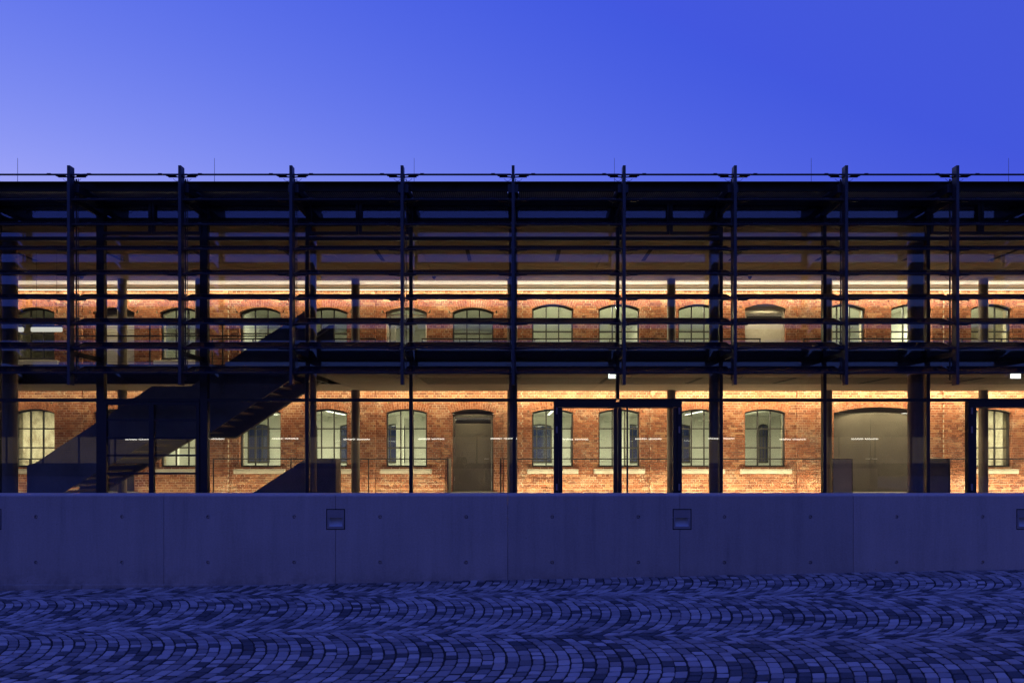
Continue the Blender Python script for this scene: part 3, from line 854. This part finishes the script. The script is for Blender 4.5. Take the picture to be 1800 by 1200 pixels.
# gallery slab with the stair void
VX0, VX1, VY = -13.2, -4.95, 18.4
part('gallery_slab', 'slate_floor', (VX1, HALF, DG + .12, DS, SLAB_B + .14, SLAB_T), b=.004)
part('gallery_slab', 'slate_floor', (-HALF, VX1 - .002, VY, DS, SLAB_B + .14, SLAB_T), b=.004)
part('gallery_slab', 'slate_floor', (-HALF, VX0, DG + .12, VY - .002, SLAB_B + .14, SLAB_T), b=.004)
part('slab_edge', 'facade_steel', (VX1 + .01, HALF, DG + .085, DG + .115, SLAB_B - .01, SLAB_T + .01))
part('slab_edge', 'facade_steel', (VX0, VX1 - .01, VY - .025, VY - .004, SLAB_B - .01, SLAB_T + .02))
part('slab_edge', 'facade_steel', (VX1 - .03, VX1 - .004, DG + .12, VY - .03, SLAB_B - .01, SLAB_T + .02))
part('slab_edge', 'facade_steel', (-HALF, HALF, DS + .003, DS + .02, SLAB_B - .005, SLAB_T + .01))
for i in range(-NB, NB):
    x0, x1 = i * MOD + .006, (i + 1) * MOD - .006
    v = x1 > VX0 + .2 and x0 < VX1 - .2
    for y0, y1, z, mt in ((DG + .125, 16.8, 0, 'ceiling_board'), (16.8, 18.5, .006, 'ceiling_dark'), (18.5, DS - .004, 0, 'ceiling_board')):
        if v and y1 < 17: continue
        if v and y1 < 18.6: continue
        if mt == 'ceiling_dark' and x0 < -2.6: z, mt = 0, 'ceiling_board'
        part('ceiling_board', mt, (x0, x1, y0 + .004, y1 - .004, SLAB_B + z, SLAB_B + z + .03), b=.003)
    if not v and x0 > -2.6:
        part('air_slot', 'black_felt', (x1 - .05 + .006, x1 + .05 + .006, 16.95, 18.35, SLAB_B - .008, SLAB_B + .0))
# facade columns and slim gallery columns
for px, wpx, S in ((15, 25, 74.5), (545.5, 20, 76.2), (902, 15, 76.2), (1257.5, 21, 76.2), (1612.5, 28, 74.0)):
    X, D = PX(px, S), F / S; r = wpx / 2 / S
    m_ = MB(); m_.tube((X, D + r * .2, FLOOR), (X, D + r * .2, SOFF), r, 28); m_.build('column', M['column_paint'], hall, smooth=False)
for px in (-72, 215, 351, 625, 899, 1180, 1455, 1728.5):
    S = 58.8; X, D = PX(px, S), F / S
    m_ = MB(); m_.tube((X, D, FLOOR), (X, D, CEIL + .02), .125, 24); m_.build('slim_column', M['column_paint'], hall)
# facade steel: mullions, transoms
G0, G1 = DG - .05, DG + .05
XI = [(902 + 2 + 181.5 * i - CX) / SG for i in range(-6, 7)]     # mullion axes
TZ = PZ(703, SG)
DOORC = [XI[6 + 1], XI[6 + 5]]; DHW = 112 / SG
GATE = (XI[6 - 4], XI[6 - 3])
for i, X in zip(range(-6, 7), XI):
    zb = FLOOR
    if i in (1, 5): zb = TZ + .02
    wd = .085 if i in (-4, -3) else .036
    part('mullion', 'facade_steel', (X - wd, X + wd, G0, DG + .08, zb, SOFF - .01), b=.003)
for z, h_ in ((TZ, .035), (SLAB_B + .03, .03), (SLAB_T + .06, .04), (PZ(420, SG), .04), (SOFF - .06, .05), (FLOOR + .03, .03)):
    for a, b in zip(XI, XI[1:]):
        i = XI.index(a) - 6
        if z < TZ - .1 and i in (0, 1, 4, 5, -4): continue
        part('transom', 'facade_steel', (a + .09 if i in (-4, -3) else a + .04, b - (.09 if i in (-5, -4) else .04), G0 + .006, DG + .055, z - h_, z + h_), b=.003)
# panes
def pane(x0, x1, z0, z1, parent=None):
    m_ = MB(); m_.box(x0, x1, DG - .006, DG + .006, z0, z1); return m_.build('pane', M['glass'], parent or hall)
for a, b in zip(XI, XI[1:]):
    i = XI.index(a) - 6
    pane(a + .037, b - .037, TZ + .036, SLAB_B)
    pane(a + .037, b - .037, SLAB_B + .061, SLAB_T + .019)
    pane(a + .037, b - .037, SLAB_T + .101, PZ(420, SG) - .041)
    pane(a + .037, b - .037, PZ(420, SG) + .041, SOFF - .111)
    if i == -4: continue
    segs = [(a + .037, b - .037)]
    for c in DOORC: segs = [(max(p, c + DHW) if p < c + DHW and q > c + DHW else p, min(q, c - DHW) if q > c - DHW and p < c - DHW else q) for p, q in segs]
    for p, q in segs:
        if q - p > .05: pane(p, q, FLOOR + .061, TZ - .036)
# tilting vents high in four of the bays
for i in (-4, -2, 1, 4):
    a, b = XI[i + 6] + .04, XI[i + 7] - .04; z0, z1 = PZ(417, SG) + .045, PZ(357, SG); m = (a + b) / 2
    for q0, q1 in ((a, m - .008), (m + .008, b)):
        t_ = .06
        part('vent_frame', 'facade_steel', (q0, q0 + t_, G0 - .02, G0 + .04, z0, z1), (q1 - t_, q1, G0 - .02, G0 + .04, z0, z1), (q0 + t_, q1 - t_, G0 - .019, G0 + .039, z0, z0 + t_), (q0 + t_, q1 - t_, G0 - .019, G0 + .039, z1 - t_, z1))
# glazed double doors
for n_, c in enumerate(DOORC):
    t_ = .10
    fr = part('door', 'facade_steel', (c - DHW, c - DHW + t_, G0 - .01, DG + .07, FLOOR, TZ - .037), (c + DHW - t_, c + DHW, G0 - .01, DG + .07, FLOOR, TZ - .037), (c - DHW + t_, c + DHW - t_, G0 - .008, DG + .068, TZ - .16, TZ - .038))
    for s in (-1, 1):
        x0, x1 = (c - DHW + t_ + .006, c - .006) if s < 0 else (c + .006, c + DHW - t_ - .006)
        y0, y1, z0, z1, t2 = G0 + .01, DG + .04, FLOOR + .01, TZ - .166, .085
        part('leaf', 'facade_steel', (x0, x0 + t2, y0, y1, z0, z1), (x1 - t2, x1, y0, y1, z0, z1), (x0 + t2, x1 - t2, y0 + .002, y1 - .002, z0, z0 + .12), (x0 + t2, x1 - t2, y0 + .002, y1 - .002, z1 - t2 * .2, z1), parent=fr)
        pane(x0 + t2, x1 - t2, z0 + .12, z1 - t2 * .2, fr)
        hx = c + s * (DHW - t_ * .62)
        for zz in (PZ(722, SG), PZ(755, SG), FLOOR + .5, FLOOR + .2):
            m_ = MB(); m_.tube((hx, G0 - .025, zz - .075), (hx, G0 - .025, zz + .075), .022, 10); m_.build('hinge', M['lamp_plate'], fr)
    m_ = MB(); px_ = c + .20; m_.tube((px_, G0 - .07, FLOOR + .25), (px_, G0 - .07, TZ - .13), .020, 10)
    for zz in (FLOOR + .5, FLOOR + 1.2, TZ - .4): m_.tube((px_, G0 - .07, zz), (px_, DG, zz), .01, 6)
    m_.build('pull_bar', M['steel'], fr)
    m_ = MB(); m_.tube((c + .03, DG + .10, FLOOR + .98), (c + .16, DG + .10, FLOOR + .98), .012, 8); m_.tube((c + .03, DG + .10, FLOOR + .98), (c + .03, DG, FLOOR + .98), .014, 8); m_.build('handle', M['stainless'], fr)
# barred double gate beside the stair foot
a, b = GATE[0] + .087, GATE[1] - .087
gz_ = [PZ(y, SG) for y in (738, 769.5, 800, 831.5)]
gt = part('barred_door', 'facade_steel', (a, a + .07, G0 - .02, G0 + .05, FLOOR, TZ - .04), (b - .07, b, G0 - .02, G0 + .05, FLOOR, TZ - .04), (a + .07, b - .07, G0 - .018, G0 + .048, TZ - .11, TZ - .042), (a + .07, b - .07, G0 - .018, G0 + .048, FLOOR, FLOOR + .08))
m = (a + b) / 2
part('meeting_stile', 'facade_steel', (m - .055, m + .055, G0 - .025, G0 + .055, FLOOR + .082, TZ - .112), parent=gt)
for z in gz_:
    for q0, q1 in ((a + .072, m - .057), (m + .057, b - .072)):
        part('bar', 'facade_steel', (q0, q1, G0 - .005, G0 + .035, z - .022, z + .022), parent=gt)
for q0, q1 in ((a + .07, m - .055), (m + .055, b - .07)): pane(q0, q1, FLOOR + .08, TZ - .11, gt)

# perforated soffit sheets, one per bay, between the bracket beams
for i in range(-6, 6):
    part('soffit_sheet', 'perforated_sheet', (i * MOD + .12, (i + 1) * MOD - .12, 14.85, DG - .06, SOFF, SOFF + .008))
for i in range(-6, 7):
    X = i * MOD
    part('bracket_beam', 'steel', (X - .11, X + .11, DF + .16, DG - .055, SOFF - .16, SOFF + .02), b=.006)

# fins with their louvre brackets
ZT, ZBm = PZ(290.5, SF), PZ(676, SF)
LV = [PZ(655 - 43.6 * j, SF) for j in range(9)]
TILT = math.atan2(.185, .43)
fin_me = MB(); fin_me.bbox(-.031, .031, 0, .155, ZBm, ZT, .003); fin_me = fin_me.mesh('fin', M['steel'])
br = MB()
for s in (-1, 1):
    # cranked arm, clamp blocks and cable loop
    br.tube((s * .03, .10, -.02), (s * .20, .10, -.005), .013, 6)
    br.box(min(s * .12, s * .29), max(s * .12, s * .29), .06, .12, -.018, .012)
    br.box(min(s * .24, s * .33), max(s * .24, s * .33), .02, .10, .0, .02)
    br.tube((s * .18, .06, 0), (s * .44, .03, .012), .006, 5)
    br.box(min(s * .38, s * .46), max(s * .38, s * .46), -.01, .05, .004, .026)
    pts = [(s * (.04 + .15 * q / 6), .10, -.05 - .05 * sin(pi * q / 6)) for q in range(7)]
    for p, q in zip(pts, pts[1:]): br.tube(p, q, .004, 5)
br.box(-.045, .045, .03, .12, -.03, .02)
br_me = br.mesh('bracket', M['steel'])
rod = MB(); rod.tube((0, .265, ZBm + .12), (0, .265, LV[-1]), .016, 8); rod.tube((.05, .25, ZBm + .3), (.05, .25, LV[-1]), .008, 6)
for z in LV: rod.tube((0, .05, z + .02), (0, .27, z + .09), .014, 6)
rod_me = rod.mesh('actuator_rod', M['steel'])
sp_me = MB().box(-.02, .02, .15, 1.05, -.05, .05).mesh('outrigger', M['steel'])
sty_me = MB().tube((0, .14, .18), (0, .45, 0), .014, 6).mesh('stay', M['steel'])
for i in range(-6, 7):
    X = i * MOD
    fin = new('fin', fin_me, hall, (X, DF, 0))
    new('actuator_rod', rod_me, fin, (X, DF, 0)); new('outrigger', sp_me, fin, (X, DF, SOFF - .31)); new('outrigger', sp_me, fin, (X, DF, SLAB_B + .25)); new('stay', sty_me, fin, (X, DF, SOFF - .04))
    for z in LV: new('bracket', br_me, fin, (X, DF + .02, z))
bl = MB(); L2 = MOD / 2 - .055; ch = sqrt(.185 ** 2 + .43 ** 2)
bl.bbox(-L2, L2, 0, ch, -.007, .007, .002)
bl_me = bl.mesh('louvre', M['solar_glass'])
er = MB(); er.bbox(-L2 - .004, L2 + .004, -.006, .028, -.017, .013, .003); er.bbox(-L2 - .004, L2 + .004, ch - .022, ch + .006, -.013, .012, .003)
for s in (-1, 1): er.bbox(s * L2 - .012, s * L2 + .012, .03, ch - .024, -.016, .012, .003)
er_me = er.mesh('edge_rail', M['steel'])
for i in range(-6, 6):
    for z in LV:
        X = (i + .5) * MOD
        lo = new('louvre', bl_me, hall, (X, DF + .03, z)); lo.rotation_euler = (TILT, 0, 0)
        e = bpy.data.objects.new('edge_rail', er_me); COL.objects.link(e); e.parent = lo

# ------------------------------------------------------------------ staircase
S1, S2 = 16.1, 18.05
st = thing('staircase', (-8, 17, FLOOR), 'straight dark steel staircase with solid plate balustrades rising to the gallery', 'staircase')
N_, RUN = 11, .25
RISE = (SLAB_T - FLOOR) / (2 * N_)
xa, xl0 = -8.52 - N_ * RUN, -8.52
xl1 = -7.61; xe = xl1 + N_ * RUN
zl = FLOOR + N_ * RISE
PH = 1.03
def balu(y0, y1):
    m_ = MB()
    top = [(xa - .2, FLOOR + PH - .06), (xa, FLOOR + PH), (xl0, zl + PH), (xl1, zl + PH), (xe, SLAB_T + PH), (xe + .12, SLAB_T + PH)]
    bot = [(xa - .2, FLOOR + .01), (xa + .1, FLOOR + .01), (xl0 + .12, zl - .17), (xl1 + .30, zl - .17), (xe, SLAB_T - .37), (xe + .12, SLAB_T - .33)]
    m_.strip_y(bot, top, y0, y1)
    return m_
balu(S1, S1 + .014).build('balustrade', M['dark_plate'], st)
balu(S2, S2 + .014).build('balustrade', M['dark_plate'], st)
for y in (S1 + .06, S2 - .06):
    m_ = MB()
    P_ = [(xa, y, FLOOR + .9), (xl0, y, zl + .9), (xl1, y, zl + .9), (xe, y, SLAB_T + .9)]
    for p, q in zip(P_, P_[1:]): m_.tube(p, q, .021, 8)
    m_.build('handrail', M['stainless'], st)
for fl, (x0, z0) in enumerate(((xa, FLOOR), (xl1, zl))):
    for k in range(N_):
        x, z = x0 + k * RUN, z0 + (k + 1) * RISE
        if k == N_ - 1 and fl == 1: break
        m_ = MB(); m_.bbox(x - .02, x + RUN + .015, S1 + .016, S2 - .002, z - .045, z, .004); m_.build('tread', M['tread_wood'], st)
part('landing', 'tread_wood', (xl0 + .02, xl1 - .03, S1 + .016, S2 - .002, zl - .047, zl - .002), parent=st, b=.004)
for y in (S1 + .016, S2 - .10):
    m_ = MB()
    bot = [(xa + .1, FLOOR + .02), (xl0 + .12, zl - .16), (xl1 + .30, zl - .16), (xe, SLAB_T - .36)]
    top = [(xa + .1, FLOOR + .09), (xl0 + .08, zl - .05), (xl1 + .2, zl - .05), (xe, SLAB_T - .24)]
    m_.strip_y(bot, top, y, y + .06); m_.build('stringer', M['dark_plate'], st)
# parapet of the stair that goes down
bs = thing('stair_parapet', (PX(520, 72), F / 72, FLOOR), 'low dark plate parapet sloping down to the basement stair under the stair head', 'stair parapet')
S_ = 72.0
for D0, sh in ((F / S_, 0), (F / S_ + .5, 0)):
    poly = [(PX(430, S_), FLOOR - .35), (PX(589, S_), FLOOR - .35), (PX(589, S_), PZ(806, S_)), (PX(556, S_), PZ(806, S_)), (PX(534, S_), PZ(808, S_)), (PX(430, S_), PZ(875, S_))]
    m_ = MB(); m_.prism_y(poly, D0, D0 + .014); m_.build('plate', M['dark_plate'], bs)
part('end_plate', 'dark_plate', (PX(589, S_) + .002, PX(589, S_) + .016, F / S_ + .015, F / S_ + .499, FLOOR, PZ(806.5, S_)), parent=bs)

# ------------------------------------------------------------------ railings along the light slot
def railing(x0, x1, y, z, label, h_=1.08, posts=1.15, wires=8, mid=False, ends=(True, True), name='railing'):
    r = thing(name, ((x0 + x1) / 2, y, z), label, 'railing', 'gallery railings')
    m_ = MB(); m_.bbox(x0, x1, y - .02, y + .02, z + h_ - .035, z + h_, .004); m_.build('top_rail', M['rail_steel'], r)
    n = max(1, int(round((x1 - x0) / posts)))
    for i in range(n + 1):
        x = x0 + .02 + (x1 - x0 - .04) * i / n
        m_ = MB(); m_.box(x - .012, x + .012, y - .022, y + .022, z, z + h_ - .036); m_.build('post', M['rail_steel'], r)
    for k in range(wires):
        zz = z + .1 + (h_ - .2) * k / max(1, wires - 1)
        m_ = MB(); m_.tube((x0, y, zz), (x1, y, zz), .004, 5); m_.build('wire', M['rail_steel'], r)
    if mid:
        m_ = MB(); m_.bbox(x0, x1, y - .015, y + .015, z + h_ - .34, z + h_ - .31, .004); m_.build('mid_rail', M['rail_steel'], r)
    return r
YR = DS - .05; SRL = F / YR
def seg(px0, px1, z, label, **k): return railing(PX(px0, SRL), PX(px1, SRL), YR, z, label, **k)
seg(374, 785, FLOOR, 'ground floor wire railing between the stair landing and the single door', posts=2.5)
seg(884, 1463, FLOOR, 'ground floor wire railing between the single door and the wide gate', posts=4.8)
seg(1668, 1900, FLOOR, 'ground floor wire railing past the wide gate', posts=4.5)
seg(-60, 166, FLOOR, 'ground floor wire railing before the stair foot', posts=2.2)
seg(372, 661, SLAB_T, 'upper gallery railing between the stair and the open upper door')
seg(741, 1337, SLAB_T, 'upper gallery railing between the open upper door and the pale upper door')
seg(1412, 1900, SLAB_T, 'upper gallery railing past the pale upper door')
railing(VX0 + 1.4, xe - 1.0, VY + .04, SLAB_T, 'upper railing with two rails along the stair void', h_=1.12, posts=2.3, wires=3, mid=True)
# returns beside the bridges
def ret(px, z, label, solid):
    X = PX(px, SRL)
    r = thing('side_panel', (X, 21.1, z), label, 'railing panel', 'panels beside the door bridges')
    m_ = MB(); m_.bbox(X - .012, X + .012, DS - .03, DB - .12, z, z + 1.08, .003)
    if solid: m_.build('panel', M['dark_plate'], r)
    else:
        m_ = MB(); m_.box(X - .015, X + .015, DS - .03, DB - .12, z + 1.05, z + 1.08); m_.build('top_rail', M['rail_steel'], r)
    m_ = MB(); m_.box(X - .02, X + .02, DS - .075, DS - .035, z, z + 1.085); m_.build('end_post', M['rail_steel'], r)
ret(787, FLOOR, 'dark railing panel on the hinge side of the single door', True)
ret(880, FLOOR, 'railing return on the handle side of the single door', False)
ret(1466, FLOOR, 'railing return at the near side of the wide gate', False)
ret(1665, FLOOR, 'dark railing panel at the far side of the wide gate', True)
def flat_panel(x0, x1, z0, z1, y, label, mat):
    o = thing('guard_panel', ((x0 + x1) / 2, y, z0), label, 'guard panel')
    m_ = MB(); m_.bbox(x0, x1, y, y + .03, z0, z1, .004); m_.build('sheet', mat, o)
    m_ = MB(); m_.box(x0 - .02, x0 - .001, y - .004, y + .034, z0, z1 + .02); m_.box(x1 + .001, x1 + .02, y - .004, y + .034, z0, z1 + .02); m_.box(x0 - .02, x1 + .02, y - .003, y + .033, z1 + .001, z1 + .021); m_.build('edge_frame', M['rail_steel'], o)
flat_panel(PX(1630, 60), PX(1667, 60), FLOOR, FLOOR + 1.06, 20.0, 'dark sheet metal guard panel beside the thick column at the wide gate', M['dark_plate'])
flat_panel(PX(1466, 60), PX(1499, 60), FLOOR, FLOOR + 1.06, 20.05, 'pale sheet guard panel in front of the wide gate', M['door_pale'])

# ------------------------------------------------------------------ small fittings
def exit_sign(px, label):
    S = 77.0; X, D = PX(px, S), F / S; z = PZ(660.5, S)
    o = thing('exit_sign', (X, D, z), label, 'exit sign', 'illuminated exit signs')
    m_ = MB(); m_.bbox(X - .125, X + .125, D, D + .05, z - .065, z + .065, .006); m_.build('box', M['cove_white'], o)
    m_ = MB(); m_.box(X - .115, X + .115, D - .008, D - .001, z - .056, z + .056); m_.build('lit_face', M['exit_glow'], o)
    m_ = MB(); m_.tube((X, D + .03, z + .06), (X, D + .03, SLAB_B + .12), .010, 6); m_.build('stem', M['rail_steel'], o)
exit_sign(1078.5, 'white lit exit sign hanging above the wide glazed double door')
exit_sign(1785, 'white lit exit sign hanging at the edge above the second glazed door')
for px, lab in ((143, 'small dark smoke detector on the upper ceiling above the stair'), (763, 'small dark smoke detector on the upper ceiling over the open upper door'), (1318, 'small dark smoke detector on the upper ceiling over the pale upper door')):
    S = 59.8; X, D = PX(px, S), F / S
    o = thing('smoke_detector', (X, D, CEIL), lab, 'smoke detector', 'smoke detectors under the upper ceiling')
    m_ = MB(); m_.tube((X, D, CEIL - .001), (X, D, CEIL - .03), .065, 14); m_.build('base', M['rail_steel'], o)
    m_ = MB(); m_.tube((X, D, CEIL - .031), (X, D, CEIL - .075), .055, 14, .03); m_.build('head', M['rail_steel'], o)
RODL = ['near the edge over the stair', 'over the stair landing', 'over the open upper door', 'over the wide glazed double door', 'over the wide gate', 'at the far end of the roof edge']
for n_, px in enumerate((31, 377, 728, 1080, 1426, 1773)):
    S = 74.0; X, D = PX(px, S), F / S; zt = PZ(278, S)
    o = thing('lightning_rod', (X, D, ROOF), 'thin upright lightning rod on the flat roof ' + RODL[n_], 'lightning rod', 'lightning rods on the hall roof')
    m_ = MB(); m_.tube((X, D, ROOF - .01), (X, D, ROOF + .5), .008, 6); m_.tube((X, D, ROOF + .5), (X, D, zt), .006, 6, .004); m_.build('rod', M['lamp_plate'], o)
    m_ = MB(); m_.tube((X, D, ROOF - .012), (X, D, ROOF + .06), .14, 12); m_.build('foot', M['concrete'], o)
# two lamp-shaped glowing bars added in place of bright reflections near the edge
for px0, px1, lab in ((-30, 42, 'bright bar standing in for a reflection, cut by the edge in the upper gallery'), (54, 110, 'bright bar standing in for a reflection, beside the first fin in the upper gallery')):
    S = 68.0; D = F / S; x0, x1, z = PX(px0, S), PX(px1, S), PZ(579, S)
    o = thing('reflection_bar', ((x0 + x1) / 2, D, z), lab, 'reflection bar', 'reflection bars in the upper gallery')
    m_ = MB(); m_.bbox(x0, x1, D - .04, D + .04, z + .06, z + .10, .006); m_.build('housing', M['rail_steel'], o)
    m_ = MB(); m_.bbox(x0 + .01, x1 - .01, D - .035, D + .035, z - .06, z + .058, .02); m_.build('diffuser', M['reflection_glow'], o)
    for xx in (x0 + .15, x1 - .15):
        m_ = MB(); m_.tube((xx, D, z + .1), (xx, D, CEIL), .004, 5); m_.build('cable', M['rail_steel'], o)

# ------------------------------------------------------------------ the office building across the street (seen only as a reflection in the glass)
OY = -22.0
ob = thing('office_building', (0, OY, 0), 'dark office block across the street with a ribbon of blinds', 'office building')
OS = F / (2 * DG - OY)
zt, zb = EYE + .98, .7
part('wall', 'office_dark', (-62, 62, OY - .3, OY, -.6, zb), (-62, 62, OY - .3, OY, zt, 7.4), parent=ob)
part('body', 'office_dark', (-62, 62, OY - 9, OY - 5, -.6, 7.4), (-62, 62, OY - 5, OY - .31, 7.2, 7.39), (-62, 62, OY - 5, OY - .31, -.6, -.2), parent=ob)
part('ribbon_back', 'blind', (-62, 62, OY - 4.9, OY - 4.8, -.19, 7.1), parent=ob)
m_ = MB(); m_.box(-62, 62, OY - .2, OY - .19, zb, zt); m_.build('lit_glazing', M['window_glow'], ob)
for k in range(15):
    z = zb + .05 + k * (zt - zb - .1) / 14
    m_ = MB(); m_.box(-62, 62, OY - .12, OY - .06, z - .03, z + .03); m_.build('slat', M['blind'], ob)
for k in range(-22, 23):
    x = k * 2.8
    m_ = MB(); m_.box(x - .06, x + .06, OY - .05, OY + .01, zb, zt); m_.build('mullion', M['office_dark'], ob)
for n_, px in enumerate((245, 372, 502, 628, 759, 886, 1011, 1140, 1268, 1393, 1520)):
    X, z = PX(px, OS), EYE + .80 + (n_ % 3) * .03
    m_ = MB(); m_.bbox(X - 1.05, X - .15, OY + .03, OY + .09, z - .05, z + .05, .01); m_.bbox(X - .02, X + 1.0, OY + .03, OY + .09, z - .05, z + .05, .01); lp = m_.build('tube_lamp', M['tube_far'], ob)
    m_ = MB(); m_.box(X - 1.05, X + 1.0, OY + .012, OY + .029, z - .03, z + .06); m_.build('housing', M['lamp_plate'], lp)

# ------------------------------------------------------------------ the person beside the camera, seen as a reflection in the glazing
def person(X, Y, gz0):
    o = thing('person', (X, Y, gz0), 'person in a dark coat standing in the street, mirrored in the glazing', 'person')
    J = {'pel': (0,0,.95,.155,.12), 'ab': (0,0,1.12,.145,.11), 'chest': (0,.01,1.30,.17,.12), 'neck': (0,.015,1.46,.055,.055),
         'sl': (-.17,0,1.40,.062,.062), 'el': (-.235,-.03,1.14,.045,.045), 'wl': (-.12,.20,1.16,.034,.034),
         'sr': (.17,0,1.40,.062,.062), 'er': (.235,-.03,1.14,.045,.045), 'wr': (.13,.20,1.18,.034,.034),
         'hl': (-.09,0,.90,.09,.09), 'kl': (-.10,.02,.50,.062,.062), 'al': (-.11,-.02,.10,.045,.045), 'tl': (-.12,.13,.045,.042,.03),
         'hr': (.09,0,.90,.09,.09), 'kr': (.10,.02,.50,.062,.062), 'ar': (.11,-.02,.10,.045,.045), 'tr': (.12,.13,.045,.042,.03)}
    E_ = [('pel','ab'),('ab','chest'),('chest','neck'),('chest','sl'),('sl','el'),('el','wl'),('chest','sr'),('sr','er'),('er','wr'),('pel','hl'),('hl','kl'),('kl','al'),('al','tl'),('pel','hr'),('hr','kr'),('kr','ar'),('ar','tr')]
    def skin(name, J, E_, root, mat):
        ks = list(J); me = bpy.data.meshes.new(name)
        me.from_pydata([J[k][:3] for k in ks], [(ks.index(a), ks.index(b)) for a, b in E_], []); me.materials.append(mat)
        ob = new(name, me, o, (X, Y, gz0))
        md = ob.modifiers.new('skin', 'SKIN'); md.use_smooth_shade = True
        for i, k in enumerate(ks):
            v = me.skin_vertices[0].data[i]; v.radius = J[k][3:5]; v.use_root = (k == root)
        sb = ob.modifiers.new('sub', 'SUBSURF'); sb.levels = sb.render_levels = 2
        return ob
    skin('body', J, E_, 'pel', M['coat'])
    H = {'n': (0,.015,1.44,.055,.055), 'j': (0,.03,1.535,.066,.075), 'f': (0,.025,1.60,.080,.095), 't': (0,.02,1.665,.062,.075)}
    skin('head', H, [('n','j'),('j','f'),('f','t')], 'n', M['skin'])
    A = {'a': (0,-.02,1.66,.082,.088), 'b': (0,-.05,1.60,.082,.07), 'c': (0,-.055,1.54,.07,.05)}
    skin('hair', A, [('a','b'),('b','c')], 'a', M['hair'])
    m_ = MB(); m_.tube((0, .10, 1.60), (0, .135, 1.575), .010, 8, .016); m_.build('nose', M['skin'], o, loc=(X, Y, gz0)) if False else None
    for s_ in (-1, 1):
        hand = {'w': (s_*.125,.20,1.165,.03,.022), 'p': (s_*.105,.27,1.17,.036,.016)}
        eds = [('w', 'p')]
        for q in range(4):
            hand['k%d' % q] = (s_*(.105+(.03-.02*q)), .305, 1.175, .009, .009); hand['m%d' % q] = (s_*(.10+(.03-.02*q)), .335, 1.165, .008, .008); hand['t%d' % q] = (s_*(.095+(.03-.02*q)), .345-.004*abs(q-1.5), 1.14, .0075, .0075)
            eds += [('p', 'k%d' % q), ('k%d' % q, 'm%d' % q), ('m%d' % q, 't%d' % q)]
        hand['th'] = (s_*.06,.255,1.185,.010,.010); hand['th2'] = (s_*.045,.285,1.185,.009,.009); eds += [('w', 'th'), ('th', 'th2')]
        skin('hand', hand, eds, 'w', M['skin'])
simple('coat', (.05, .05, .06), .8, 0, .2, 10)
simple('skin', (.45, .30, .23), .55, 0, .08, 20)
simple('hair', (.05, .035, .025), .6, 0, .3, 40)
person(-2.36, -.45, gz(-2.36) - .012)
